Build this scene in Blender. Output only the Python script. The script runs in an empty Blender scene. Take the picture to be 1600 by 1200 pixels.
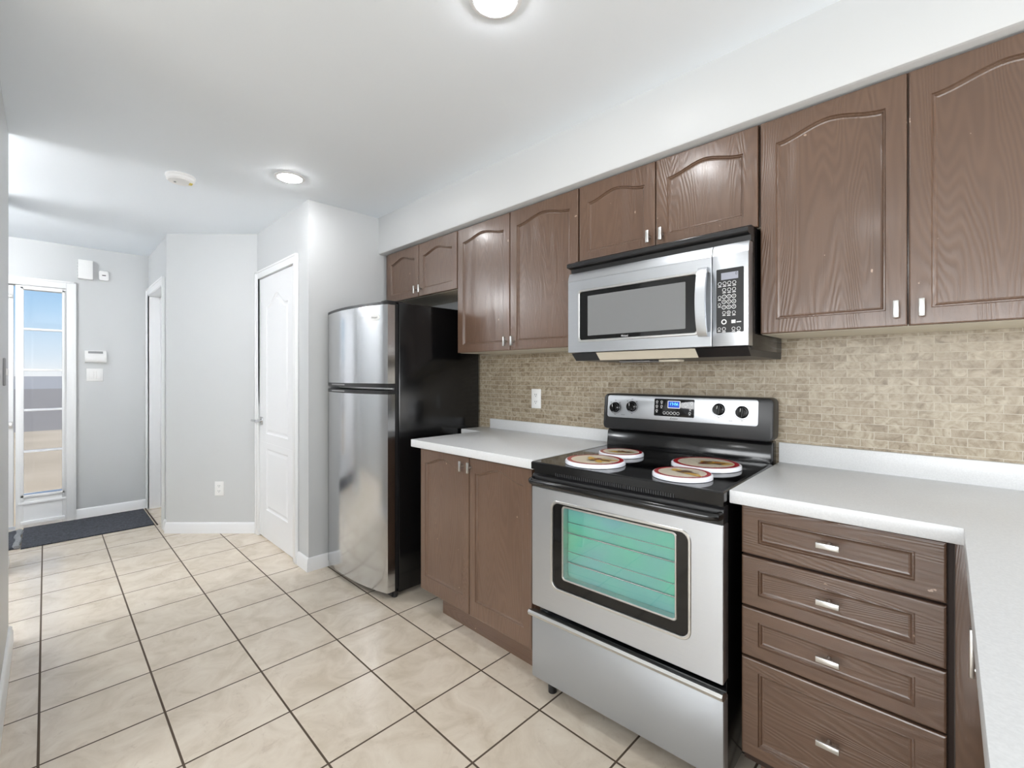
import bpy, bmesh, math, random
from mathutils import Vector, Matrix
random.seed(7)
S = bpy.context.scene
COL = S.collection
PI = math.pi

# ------------------------------------------------------------------ camera
cd = bpy.data.cameras.new('camera')
cam = bpy.data.objects.new('camera', cd)
COL.objects.link(cam)
cd.sensor_width = 36.0
cd.sensor_fit = 'HORIZONTAL'
cd.lens = 36.0 * 717.0 / 1600.0
cd.shift_y = -13.6 / 1600.0
cd.clip_start = 0.02
CAM_H = 1.286
cam.location = (0, 0, CAM_H)
cam.rotation_euler = (PI / 2, 0, 0.7775)
S.camera = cam

# ------------------------------------------------------------------ world, added fill lamps, sun, exposure
S.view_settings.view_transform = 'Standard'
S.view_settings.look = 'None'
S.view_settings.gamma = 1.0
S.view_settings.use_curve_mapping = False
S.view_settings.exposure = 0.5
S.cycles.use_denoising = True
S.cycles.max_bounces = 12
S.cycles.diffuse_bounces = 6
S.cycles.glossy_bounces = 6
S.cycles.transparent_max_bounces = 12
S.cycles.sample_clamp_indirect = 6.0
S.cycles.caustics_reflective = False
S.cycles.caustics_refractive = False

wd = bpy.data.worlds.new('sky')
S.world = wd
wd.use_nodes = True
nt = wd.node_tree
nt.nodes.clear()
tc = nt.nodes.new('ShaderNodeTexCoord')
sp = nt.nodes.new('ShaderNodeSeparateXYZ')
rp = nt.nodes.new('ShaderNodeValToRGB')
bg = nt.nodes.new('ShaderNodeBackground')
wo = nt.nodes.new('ShaderNodeOutputWorld')
nt.links.new(tc.outputs['Generated'], sp.inputs[0])
nt.links.new(sp.outputs['Z'], rp.inputs['Fac'])
nt.links.new(rp.outputs['Color'], bg.inputs['Color'])
nt.links.new(bg.outputs[0], wo.inputs[0])
el = rp.color_ramp.elements
el[0].position = 0.0
el[0].color = (0.90, 0.93, 0.96, 1)
el[1].position = 0.6
el[1].color = (0.10, 0.26, 0.62, 1)
e = el.new(0.03); e.color = (0.72, 0.84, 0.95, 1)
e = el.new(0.10); e.color = (0.46, 0.69, 0.93, 1)
e = el.new(0.20); e.color = (0.22, 0.49, 0.86, 1)
bg.inputs['Strength'].default_value = 0.72

def fill_lamp(name, loc, rot, sx, sy, power):  # area lamp added as fill, standing in for daylight
    ld = bpy.data.lights.new(name, 'AREA')
    ld.shape = 'RECTANGLE'
    ld.size = sx
    ld.size_y = sy
    ld.energy = power
    ld.color = (0.975, 0.99, 1.0)
    o = bpy.data.objects.new(name, ld)
    COL.objects.link(o)
    o.location = loc
    o.rotation_euler = rot
    return o
FILL_BACK, FILL_RIGHT, FILL_DINING, POT = 110.0, 46.0, 52.0, 96.0
fill_lamp('fill_light_back', (-0.3, -4.3, 1.75), (PI / 2 - 0.5, 0, 0), 2.8, 2.0, FILL_BACK).data.spread = math.radians(130)     # added fill lamp outside the unseen back wall, tilted down
fill_lamp('fill_light_dining', (3.16, 1.1, 1.45), (0, PI / 2, 0), 1.4, 1.2, FILL_DINING)   # added lamp at an unseen right-hand window, brightens the entry wall
fill_lamp('fill_light_right', (3.16, -2.1, 1.45), (0, PI / 2, 0), 1.5, 2.0, FILL_RIGHT)      # added fill from the unseen right side, shining -x

sl = bpy.data.lights.new('sun', 'SUN')
sl.energy = 3.2
sl.angle = math.radians(1.0)
sl.color = (1.0, 0.95, 0.88)
sun = bpy.data.objects.new('sun', sl)
COL.objects.link(sun)
sun.rotation_euler = (math.radians(-50), 0, math.radians(12))     # from behind the kitchen wall, no window faces it

# ------------------------------------------------------------------ helpers
def lin(c):
    c = c / 255.0
    return c / 12.92 if c <= 0.04045 else ((c + 0.055) / 1.055) ** 2.4
def srgb(r, g, b):
    return (lin(r), lin(g), lin(b), 1.0)

class NT:
    """small wrapper to wire material nodes"""
    def __init__(s, name):
        s.m = bpy.data.materials.new(name)
        s.m.use_nodes = True
        s.t = s.m.node_tree
        s.b = s.t.nodes['Principled BSDF']
        s._c = None
    def n(s, typ, **kw):
        x = s.t.nodes.new(typ)
        for k, v in kw.items():
            if k in x.inputs:
                x.inputs[k].default_value = v
            else:
                setattr(x, k, v)
        return x
    def l(s, a, b):
        s.t.links.new(a, b)
    def obj(s, scale=(1, 1, 1), rot=(0, 0, 0), loc=(0, 0, 0)):
        if s._c is None:
            s._c = s.n('ShaderNodeTexCoord')
        mp = s.n('ShaderNodeMapping')
        mp.inputs['Scale'].default_value = scale
        mp.inputs['Rotation'].default_value = rot
        mp.inputs['Location'].default_value = loc
        s.l(s._c.outputs['Object'], mp.inputs[0])
        return mp.outputs[0]
    def noise(s, vec, scale, detail=3.0, rough=0.5, dist=0.0):
        x = s.n('ShaderNodeTexNoise')
        x.inputs['Scale'].default_value = scale
        x.inputs['Detail'].default_value = detail
        x.inputs['Roughness'].default_value = rough
        x.inputs['Distortion'].default_value = dist
        s.l(vec, x.inputs['Vector'])
        return x.outputs[0]
    def ramp(s, fac, stops):
        x = s.n('ShaderNodeValToRGB')
        e = x.color_ramp.elements
        e[0].position, e[0].color = stops[0]
        e[1].position, e[1].color = stops[-1]
        for p, c in stops[1:-1]:
            q = e.new(p)
            q.color = c
        s.l(fac, x.inputs[0])
        return x.outputs[0]
    def math(s, op, a, b=None):
        x = s.n('ShaderNodeMath', operation=op)
        for i, v in enumerate((a, b)):
            if v is None:
                continue
            if isinstance(v, (int, float)):
                x.inputs[i].default_value = v
            else:
                s.l(v, x.inputs[i])
        return x.outputs[0]
    def mix(s, fac, a, b, blend='MIX'):
        x = s.n('ShaderNodeMixRGB', blend_type=blend)
        for i, v in enumerate((fac, a, b)):
            if isinstance(v, (int, float)):
                x.inputs[i].default_value = v
            elif isinstance(v, tuple):
                x.inputs[i].default_value = v
            else:
                s.l(v, x.inputs[i])
        return x.outputs[0]
    def bump(s, h, strength=0.3, dist=0.001):
        x = s.n('ShaderNodeBump')
        x.inputs['Strength'].default_value = strength
        x.inputs['Distance'].default_value = dist
        s.l(h, x.inputs['Height'])
        s.l(x.outputs[0], s.b.inputs['Normal'])
    def set(s, **kw):
        names = dict(col='Base Color', rough='Roughness', metal='Metallic', coat='Coat Weight', coatr='Coat Roughness',
                     spec='Specular IOR Level', emit='Emission Color', es='Emission Strength', aniso='Anisotropic', arot='Anisotropic Rotation')
        for k, v in kw.items():
            i = s.b.inputs[names[k]]
            if isinstance(v, (int, float, tuple)):
                i.default_value = v
            else:
                s.l(v, i)
        return s

def plain(name, rgb, rough=0.5, metal=0.0, **kw):
    return NT(name).set(col=srgb(*rgb), rough=rough, metal=metal, **kw).m

def paint(name, rgb, rough, bump=0.08):
    k = NT(name)
    k.set(col=srgb(*rgb), rough=rough)
    k.bump(k.noise(k.obj(), 260.0, 2.0), bump, 0.0006)
    return k.m

M = {}
M['wall'] = paint('wall_paint', (203, 205, 206), 0.42)
M['ceiling'] = paint('ceiling_paint', (241, 247, 253), 0.7)
M['trim'] = plain('white_trim', (240, 241, 242), 0.32)
M['doorwhite'] = plain('white_door_paint', (238, 239, 241), 0.34)
M['plastic'] = plain('white_plastic', (241, 241, 240), 0.35)
M['greyplastic'] = plain('grey_plastic', (150, 150, 152), 0.4)
M['dark'] = plain('dark_slot', (22, 22, 22), 0.6)
M['black'] = plain('black_enamel', (13, 13, 14), 0.16)
M['blackgloss'] = plain('black_gloss', (9, 9, 10), 0.06)
M['blackmatte'] = plain('black_plastic', (26, 26, 27), 0.35)
M['chrome'] = plain('chrome', (205, 205, 207), 0.12, 1.0)
M['nickel'] = plain('satin_nickel', (214, 214, 212), 0.28, 1.0)
M['cream'] = plain('cream_laminate', (214, 206, 188), 0.5)
M['white_ink'] = plain('white_print', (232, 232, 232), 0.5)
M['dark_ink'] = plain('dark_print', (60, 60, 62), 0.5)
M['lcd'] = plain('lcd_grey', (158, 160, 172), 0.25)
M['enamel'] = plain('white_enamel', (236, 238, 245), 0.12)
M['redenamel'] = plain('red_enamel', (176, 24, 36), 0.15)
M['creamenamel'] = plain('cream_enamel', (222, 212, 192), 0.15)
M['browninkE'] = plain('brown_print', (92, 60, 36), 0.3)
M['yellowink'] = plain('yellow_print', (204, 160, 60), 0.3)
M['yellow'] = plain('yellow_sticker', (222, 200, 70), 0.4)
M['soil'] = plain('cavity_dark', (48, 50, 48), 0.4)

def brushed(name, rgb, rough, axis, aniso=0.5, arot=0.0):
    k = NT(name)
    sc = {'x': (6, 6, 900), 'z': (900, 900, 5)}[axis]
    n = k.noise(k.obj(sc), 1.0, 2.0)
    k.set(col=k.mix(k.math('MULTIPLY', n, 0.16), srgb(*rgb), srgb(rgb[0] - 60, rgb[1] - 60, rgb[2] - 60)), metal=1.0, aniso=aniso, arot=arot)
    k.set(rough=k.math('ADD', k.math('MULTIPLY', n, 0.10), rough - 0.05))
    k.bump(n, 0.05, 0.0003)
    return k.m
M['steel_v'] = brushed('brushed_steel_upright', (216, 217, 219), 0.15, 'z', 0.2, 0.0)
M['steel_h'] = brushed('brushed_steel_level', (204, 207, 211), 0.38, 'x', 0.45, 0.25)
M['steel_grey'] = plain('painted_steel_grey', (172, 175, 178), 0.44, 0.75)

def wood(name, horizontal):
    k = NT(name)
    v = k.obj((0.9, 9, 9) if horizontal else (7, 9, 0.9))
    n = k.noise(v, 1.0, 1.5, 0.45, 0.15)
    rings = k.math('SINE', k.math('MULTIPLY', n, 230.0))
    pores = k.noise(k.obj((9, 420, 420) if horizontal else (420, 420, 9)), 1.0, 2.0)
    wear = k.noise(k.obj((3, 3, 3)), 1.0, 4.0)
    base = k.ramp(wear, [(0.3, srgb(98, 75, 60)), (0.7, srgb(107, 83, 67))])
    g = k.math('ADD', k.math('MULTIPLY', rings, 0.5), 0.5)
    c = k.mix(k.math('MULTIPLY', g, 0.26), base, srgb(72, 54, 43))
    chips = k.ramp(k.noise(k.obj((38, 38, 38)), 1.0, 2.0), [(0.765, (0, 0, 0, 1)), (0.785, (1, 1, 1, 1))])
    c = k.mix(k.math('MULTIPLY', chips, 0.7), c, srgb(196, 170, 150))
    k.set(col=c, rough=0.30, coat=0.25, coatr=0.16)
    h = k.math('ADD', k.math('MULTIPLY', rings, 0.5), k.math('MULTIPLY', pores, 0.9))
    k.bump(h, 0.3, 0.0012)
    return k.m
M['wood_v'] = wood('brown_painted_oak_upright', False)
M['wood_h'] = wood('brown_painted_oak_level', True)
M['wood_dark'] = plain('dark_cabinet_gap', (50, 36, 29), 0.6)

def quartz():
    k = NT('white_laminate')
    n = k.noise(k.obj(), 240.0, 2.0)
    k.set(col=k.ramp(n, [(0.3, srgb(206, 207, 208)), (0.7, srgb(215, 216, 217))]), rough=0.34)
    return k.m
M['counter'] = quartz()

TILE, TOX, TOY = 0.3372, -2.8474, 0.6563
def floor_mat():
    k = NT('beige_floor_tile')
    v = k.obj((1, 1, 1), (0, 0, 0), (-(TOX - 20 * TILE), -(TOY - 20 * TILE), 0))
    br = k.n('ShaderNodeTexBrick')
    k.l(v, br.inputs['Vector'])
    br.offset = 0.0
    br.squash = 1.0
    for a, b in (('Scale', 1.0), ('Mortar Size', 0.0042), ('Mortar Smooth', 0.25), ('Bias', 0.0), ('Brick Width', TILE), ('Row Height', TILE)):
        br.inputs[a].default_value = b
    br.inputs['Color1'].default_value = (0, 0, 0, 1)
    br.inputs['Color2'].default_value = (1, 1, 1, 1)
    br.inputs['Mortar'].default_value = (0.5, 0.5, 0.5, 1)
    shift = k.n('ShaderNodeVectorMath', operation='ADD')
    k.l(k.obj(), shift.inputs[0])
    sc = k.n('ShaderNodeVectorMath', operation='SCALE')
    k.l(br.outputs['Color'], sc.inputs[0])
    sc.inputs['Scale'].default_value = 7.0
    k.l(sc.outputs[0], shift.inputs[1])
    w = shift.outputs[0]
    cloud = k.noise(w, 7.0, 6.0, 0.62, 0.8)
    vein = k.noise(w, 11.0, 7.0, 0.7, 2.2)
    base = k.ramp(cloud, [(0.32, srgb(206, 192, 172)), (0.5, srgb(219, 206, 188)), (0.7, srgb(228, 217, 200))])
    vr = k.ramp(vein, [(0.35, (1, 1, 1, 1)), (0.40, (0, 0, 0, 1)), (1.0, (0, 0, 0, 1))])
    base = k.mix(k.math('MULTIPLY', vr, 0.3), base, srgb(186, 168, 150))
    k.set(col=k.mix(br.outputs['Fac'], base, srgb(84, 70, 56)))
    k.set(rough=k.math('ADD', k.math('MULTIPLY', br.outputs['Fac'], 0.55), 0.23))
    k.bump(k.math('SUBTRACT', k.math('MULTIPLY', cloud, 0.12), br.outputs['Fac']), 0.35, 0.0018)
    return k.m
M['floor'] = floor_mat()

def mosaic():
    k = NT('beige_mosaic_tile')
    o = k.n('ShaderNodeTexCoord')
    sx = k.n('ShaderNodeSeparateXYZ')
    cx = k.n('ShaderNodeCombineXYZ')
    k.l(o.outputs['Object'], sx.inputs[0])
    k.l(k.math('ADD', sx.outputs['X'], 10.0), cx.inputs['X'])
    k.l(k.math('ADD', sx.outputs['Z'], 0.0), cx.inputs['Y'])
    br = k.n('ShaderNodeTexBrick')
    k.l(cx.outputs[0], br.inputs['Vector'])
    br.offset = 0.5
    for a, b in (('Scale', 1.0), ('Mortar Size', 0.0011), ('Mortar Smooth', 0.2), ('Bias', 0.0), ('Brick Width', 0.0785), ('Row Height', 0.0278)):
        br.inputs[a].default_value = b
    br.inputs['Color1'].default_value = (0, 0, 0, 1)
    br.inputs['Color2'].default_value = (1, 1, 1, 1)
    br.inputs['Mortar'].default_value = (0.5, 0.5, 0.5, 1)
    sc = k.n('ShaderNodeVectorMath', operation='SCALE')
    k.l(br.outputs['Color'], sc.inputs[0])
    sc.inputs['Scale'].default_value = 9.0
    ad = k.n('ShaderNodeVectorMath', operation='ADD')
    k.l(o.outputs['Object'], ad.inputs[0])
    k.l(sc.outputs[0], ad.inputs[1])
    n = k.noise(ad.outputs[0], 24.0, 6.0, 0.65, 2.0)
    c = k.ramp(n, [(0.30, srgb(122, 107, 86)), (0.48, srgb(164, 151, 130)), (0.68, srgb(192, 181, 162))])
    tone = k.ramp(br.outputs['Color'], [(0.0, srgb(200, 190, 178)), (1.0, srgb(248, 248, 246))])
    c = k.mix(0.55, c, tone, 'MULTIPLY')
    k.set(col=k.mix(br.outputs['Fac'], c, srgb(194, 187, 173)))
    k.set(rough=k.math('ADD', k.math('MULTIPLY', br.outputs['Fac'], 0.5), 0.36))
    k.bump(k.math('SUBTRACT', 1.0, br.outputs['Fac']), 0.3, 0.001)
    return k.m
M['mosaic'] = mosaic()

def fabric(name, a, b, scale=140.0):
    k = NT(name)
    n = k.noise(k.obj((1, 1, 1)), scale, 3.0, 0.6, 0.8)
    k.set(col=k.ramp(n, [(0.35, srgb(*a)), (0.65, srgb(*b))]), rough=0.92)
    k.bump(n, 0.7, 0.004)
    return k.m
M['mat'] = fabric('charcoal_carpet', (38, 40, 46), (74, 77, 86), 70.0)
M['matedge'] = fabric('grey_binding', (110, 112, 116), (150, 152, 154))

def glass_mat(name, refl=0.12):
    k = NT(name)
    k.t.nodes.remove(k.b)
    out = [x for x in k.t.nodes if x.type == 'OUTPUT_MATERIAL'][0]
    tr = k.n('ShaderNodeBsdfTransparent')
    gl = k.n('ShaderNodeBsdfGlossy', Roughness=0.02)
    fr = k.n('ShaderNodeFresnel', IOR=1.45)
    mx = k.n('ShaderNodeMixShader')
    k.l(fr.outputs[0], mx.inputs[0])
    k.l(tr.outputs[0], mx.inputs[1])
    k.l(gl.outputs[0], mx.inputs[2])
    k.l(mx.outputs[0], out.inputs[0])
    return k.m
M['glass'] = glass_mat('clear_glass')

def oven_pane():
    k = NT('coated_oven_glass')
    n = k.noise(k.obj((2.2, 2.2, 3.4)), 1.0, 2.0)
    k.set(col=k.ramp(n, [(0.28, srgb(150, 148, 190)), (0.40, srgb(120, 188, 190)), (0.55, srgb(108, 206, 176)), (0.72, srgb(146, 222, 172))]), rough=0.12)  # coating's teal and violet reflection put into the base colour
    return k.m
M['ovenpane'] = oven_pane()

def screen(name, rgb, strength):
    k = NT(name)
    k.set(col=srgb(*rgb), emit=srgb(*rgb), es=strength, rough=0.2)
    return k.m
M['clockblue'] = screen('blue_clock_screen', (20, 60, 160), 0.6)
M['clockdigit'] = screen('lit_clock_digits', (90, 190, 255), 1.6)
def lamp_mat():
    k = NT('lit_lamp_lens')
    k.set(col=(1, 1, 1, 1), emit=(0.985, 0.99, 1.0, 1), es=POT)
    return k.m
M['lens'] = lamp_mat()
M['globe'] = NT('fill_globe_glass').set(col=(1, 1, 1, 1), emit=(0.985, 0.99, 1.0, 1), es=34.0).m  # glow of the unseen globes added to light the hall

def outdoor():
    k = NT('sandy_ground')
    n = k.noise(k.obj((0.5, 0.5, 0.5)), 1.0, 6.0)
    sx = k.n('ShaderNodeSeparateXYZ')
    k.l(k.n('ShaderNodeTexCoord').outputs['Object'], sx.inputs[0])
    k.set(col=k.ramp(n, [(0.3, srgb(186, 166, 136)), (0.7, srgb(210, 190, 160))]), rough=0.9)
    return k.m
M['ground'] = outdoor()
M['road'] = plain('grey_road', (150, 140, 128), 0.9)
M['field'] = plain('pale_far_ground', (172, 166, 158), 0.9)

class MB:
    """collects shapes into one mesh; coordinates are metres in the room"""
    def __init__(s):
        s.bm = bmesh.new()
        s.mats = []
        s.mi = 0
    def mat(s, m):
        if m not in s.mats:
            s.mats.append(m)
        s.mi = s.mats.index(m)
        return s
    def _tag(s, faces):
        for f in faces:
            f.material_index = s.mi
    def face(s, pts):
        f = s.bm.faces.new([s.bm.verts.new(p) for p in pts])
        f.material_index = s.mi
        return f
    def box(s, x0, x1, y0, y1, z0, z1, bev=0.0, seg=2):
        r = bmesh.ops.create_cube(s.bm, size=1.0)
        vs = r['verts']
        for v in vs:
            v.co = ((x0 + x1) / 2 + v.co.x * (x1 - x0), (y0 + y1) / 2 + v.co.y * (y1 - y0), (z0 + z1) / 2 + v.co.z * (z1 - z0))
        fs = set(f for v in vs for f in v.link_faces)
        if bev > 0:
            es = set(e for v in vs for e in v.link_edges)
            q = bmesh.ops.bevel(s.bm, geom=list(es), offset=bev, segments=seg, affect='EDGES', profile=0.5, clamp_overlap=True)
            fs = set(f for f in fs if f.is_valid) | set(q['faces'])
        s._tag(fs)
        return s
    def loft(s, loops, cap0=True, cap1=True, closed=True):
        rows = [[s.bm.verts.new(p) for p in lp] for lp in loops]
        n = len(rows[0])
        for a, b in zip(rows, rows[1:]):
            for i in range(n if closed else n - 1):
                j = (i + 1) % n
                f = s.bm.faces.new((a[i], a[j], b[j], b[i]))
                f.material_index = s.mi
        if cap0 and n > 2:
            s.bm.faces.new(rows[0][::-1]).material_index = s.mi
        if cap1 and n > 2:
            s.bm.faces.new(rows[-1]).material_index = s.mi
        return s
    def prism(s, poly, axis, a, b, bev=0.0):
        """poly: 2-D outline; axis 'z' -> (x,y), 'y' -> (x,z), 'x' -> (y,z)"""
        def P(p, t):
            return {'z': (p[0], p[1], t), 'y': (p[0], t, p[1]), 'x': (t, p[0], p[1])}[axis]
        if bev > 0:
            q = offset(poly, bev)
            q2 = offset(poly, bev * 0.3)
            d = 1 if b > a else -1
            s.loft([[P(p, a) for p in q], [P(p, a + d * bev * 0.3) for p in q2], [P(p, a + d * bev) for p in poly],
                    [P(p, b - d * bev) for p in poly], [P(p, b - d * bev * 0.3) for p in q2], [P(p, b) for p in q]])
        else:
            s.loft([[P(p, a) for p in poly], [P(p, b) for p in poly]])
        return s
    def lathe(s, prof, c, axis='z', n=40):
        """prof: list of (radius, height) along axis from c"""
        loops = []
        for r, h in prof:
            r = max(r, 1e-5)
            lp = []
            for i in range(n):
                a = 2 * PI * i / n
                u, v = r * math.cos(a), r * math.sin(a)
                lp.append({'z': (c[0] + u, c[1] + v, c[2] + h), 'y': (c[0] + u, c[1] + h, c[2] + v), 'x': (c[0] + h, c[1] + u, c[2] + v)}[axis])
            loops.append(lp)
        return s.loft(loops)
    def cyl(s, p0, p1, r, n=16):
        return s.tube([p0, p1], r, n)
    def tube(s, pts, r, n=10, flat=None):
        pts = [Vector(p) for p in pts]
        loops = []
        for i, p in enumerate(pts):
            d = (pts[min(i + 1, len(pts) - 1)] - pts[max(i - 1, 0)]).normalized()
            up = Vector((0, 0, 1)) if abs(d.z) < 0.9 else Vector((1, 0, 0))
            a = d.cross(up).normalized()
            b = d.cross(a).normalized()
            ra, rb = (r, r) if flat is None else flat
            loops.append([tuple(p + a * (ra * math.cos(2 * PI * k / n)) + b * (rb * math.sin(2 * PI * k / n))) for k in range(n)])
        return s.loft(loops)
    def ring(s, c, r0, r1, axis, a0=0.0, a1=2 * PI, n=28):
        """flat annulus, for printed marks"""
        full = abs(a1 - a0 - 2 * PI) < 1e-6
        def P(r, a):
            u, v = r * math.cos(a), r * math.sin(a)
            return {'y': (c[0] + u, c[1], c[2] + v), 'z': (c[0] + u, c[1] + v, c[2])}[axis]
        for i in range(n):
            t0, t1 = a0 + (a1 - a0) * i / n, a0 + (a1 - a0) * (i + 1) / n
            s.face([P(r0, t0), P(r1, t0), P(r1, t1), P(r0, t1)])
        return s
    def move(s, fn):
        for v in s.bm.verts:
            v.co = fn(v.co)
        return s
    def build(s, name, m=None, parent=None, smooth=True, angle=35):
        me = bpy.data.meshes.new(name)
        bmesh.ops.remove_doubles(s.bm, verts=s.bm.verts, dist=1e-6)
        bmesh.ops.recalc_face_normals(s.bm, faces=s.bm.faces)
        root = parent
        while root is not None and root.parent is not None:
            root = root.parent
        if root is not None:
            off = Vector(root['_o']) if '_o' in root else Vector(root.location)
            for v in s.bm.verts:
                v.co -= off
        s.bm.to_mesh(me)
        s.bm.free()
        mats = s.mats if s.mats else [m]
        for x in mats:
            me.materials.append(M[x] if isinstance(x, str) else x)
        if smooth:
            for p in me.polygons:
                p.use_smooth = True
            me.set_sharp_from_angle(angle=math.radians(angle))
        o = bpy.data.objects.new(name, me)
        COL.objects.link(o)
        if parent is not None:
            o.parent = parent
        return o

def offset(poly, d):
    """inset of a CCW outline by d (mitred)"""
    n = len(poly)
    area = sum(poly[i][0] * poly[(i + 1) % n][1] - poly[(i + 1) % n][0] * poly[i][1] for i in range(n))
    sg = 1 if area > 0 else -1
    out = []
    for i in range(n):
        p0, p1, p2 = Vector(poly[i - 1]), Vector(poly[i]), Vector(poly[(i + 1) % n])
        a, b = (p1 - p0), (p2 - p1)
        if a.length < 1e-9: a = b
        if b.length < 1e-9: b = a
        na = Vector((-a.y, a.x)).normalized() * sg
        nb = Vector((-b.y, b.x)).normalized() * sg
        m = na + nb
        k = m.length_squared
        q = p1 + (m * (2 * d / k) if k > 0.2 else na * d)
        out.append((q.x, q.y))
    return out

def rrect(x0, x1, z0, z1, r, n=5):
    pts = []
    for cx, cz, a in ((x1 - r, z0 + r, -90), (x1 - r, z1 - r, 0), (x0 + r, z1 - r, 90), (x0 + r, z0 + r, 180)):
        for i in range(n + 1):
            t = math.radians(a + 90 * i / n)
            pts.append((cx + r * math.cos(t), cz + r * math.sin(t)))
    return pts

def thing(name, label, cat, loc, rz=0.0, group=None):
    o = bpy.data.objects.new(name, None)
    o.empty_display_size = 0.1
    COL.objects.link(o)
    o.location = loc
    o.rotation_euler = (0, 0, rz)
    return tag(o, label, cat, group)
def tag(o, label, cat, group=None):
    o['label'] = label
    o['category'] = cat
    if group:
        o['group'] = group
    return o
def struct(o, label=None):
    o['kind'] = 'structure'
    if label:
        o['label'] = label
    return o
def sbox(name, x0, x1, y0, y1, z0, z1, m, bev=0.0):
    return struct(MB().box(x0, x1, y0, y1, z0, z1, bev).build(name, m))

def text(name, body, size, c, m, parent, depth=0.0004, face='y', shear=0.0, width=None):
    """lettering facing -y, centred at c"""
    cu = bpy.data.curves.new(name, 'FONT')
    cu.body = body
    cu.size = size
    cu.align_x = 'CENTER'
    cu.align_y = 'CENTER'
    cu.shear = shear
    cu.resolution_u = 3
    tmp = bpy.data.objects.new(name + '_tmp', cu)
    COL.objects.link(tmp)
    me = bpy.data.meshes.new_from_object(tmp)
    bpy.data.objects.remove(tmp)
    me.name = name
    root = parent
    while root.parent is not None:
        root = root.parent
    off = Vector(root.location)
    xs = [v.co.x for v in me.vertices] or [0, 1]
    k = 1.0 if width is None else width / max(max(xs) - min(xs), 1e-6)
    for v in me.vertices:
        v.co = Vector((c[0] + v.co.x * k, c[1], c[2] + v.co.y)) - off
    me.materials.clear()
    me.materials.append(M[m])
    o = bpy.data.objects.new(name, me)
    COL.objects.link(o)
    o.parent = parent
    return o

# ---- framed doors: an outline inside a rectangle, stepped profile, optional arched head
def arch_outline(x0, x1, z0, zs, zp, n=22, flat=0.0):
    pts = [(x0, z0), (x1, z0)]
    if zp is None:
        return pts + [(x1, zs), (x0, zs)]
    for i in range(n + 1):
        s = 1 - i / n
        t = 1 - abs(2 * s - 1)
        t = min(max((t - flat) / (1 - flat), 0), 1)
        g = t * t * (3 - 2 * t)
        pts.append((x0 + (x1 - x0) * s, zs + (zp - zs) * g))
    return pts
def panel_block(mb, x0, x1, z0, z1, inner, prof, yf, thick, edge=0.003, P=None):
    """front facing -y at yf; inner outline starts bottom-left, bottom-right, then right..left along the head"""
    P = P or (lambda x, y, z: (x, y, z))
    top = inner[2:]
    k = len(top) - 1
    def outer(i0):
        a, b, c, d = x0 + i0, x1 - i0, z0 + i0, z1 - i0
        o = [(a, c), (b, c)]
        for i, (x, z) in enumerate(top):
            o.append((b if i == 0 else a if i == k else x, d))
        return o
    loops = [[P(x, yf + thick, z) for x, z in outer(0)], [P(x, yf + edge, z) for x, z in outer(0)], [P(x, yf + edge * 0.25, z) for x, z in outer(edge * 0.3)],
             [P(x, yf, z) for x, z in outer(edge)], [P(x, yf, z) for x, z in inner]]
    for ins, dep in prof:
        loops.append([P(x, yf + dep, z) for x, z in offset(inner, ins)])
    mb.loft(loops)
    return mb
CAB_PROF = [(0.0025, 0.005), (0.0055, 0.0045), (0.0095, 0.0095), (0.0135, 0.0105)]

def knob_bar(parent, x, z, yf, vertical=True, P=None, length=0.05, w=0.013):
    P = P or (lambda x, y, z: (x, y, z))
    mb = MB()
    mb.cyl((x, yf + 0.001, z), (x, yf - 0.020, z), 0.0055, 12)
    h, v = (w / 2, length / 2) if vertical else (length / 2, w / 2)
    mb.box(x - h, x + h, yf - 0.027, yf - 0.019, z - v, z + v, 0.0015)
    mb.move(lambda c: Vector(P(*c)))
    return mb.build('handle', 'nickel', parent)

# ------------------------------------------------------------------ the setting
CEIL = 2.44
WY = 2.07            # main kitchen wall
EX = -5.65           # entry wall
SX = -3.065          # wall stub beside the fridge
CY = 1.21            # closet wall
struct(MB().box(-5.75, 3.35, -3.65, 2.3, -0.1, 0.0).build('floor', 'floor'))
struct(MB().box(-5.75, 3.35, -3.65, 2.3, CEIL, CEIL + 0.1).build('ceiling', 'ceiling'))
sbox('wall_kitchen', SX - 0.1, 3.35, WY, WY + 0.12, 0, CEIL, 'wall')
sbox('wall_stub', SX - 0.1, SX, CY, WY, 0, CEIL, 'wall')
# soffit above the wall cabinets, softly rounded lower edge
SOF_Y, SOF_Z = 1.715, 2.172
sf = [(WY, CEIL), (SOF_Y, CEIL), (SOF_Y, SOF_Z + 0.012), (SOF_Y + 0.004, SOF_Z + 0.004), (SOF_Y + 0.012, SOF_Z), (WY, SOF_Z)]
struct(MB().prism(sf, 'x', SX, 3.25).build('wall_soffit', 'wall'))
struct(MB().box(-2.6, 3.25, WY - 0.008, WY, 0.9, 1.46).build('wall_backsplash', 'mosaic'), 'beige brick-pattern mosaic tile backsplash behind range and counters')
# left wall beside the camera, hall and living room
sbox('wall_left', -3.25, -1.9, -0.245, -0.125, 0, CEIL, 'wall', 0.004)
sbox('wall_living_left', -2.02, -1.9, -3.65, -0.245, 0, CEIL, 'wall')
sbox('wall_hall', -5.65, -2.02, -1.42, -1.3, 0, CEIL, 'wall')
sbox('wall_hall_return', -4.62, -4.35, -0.30, -0.19, 0, CEIL, 'wall')
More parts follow.
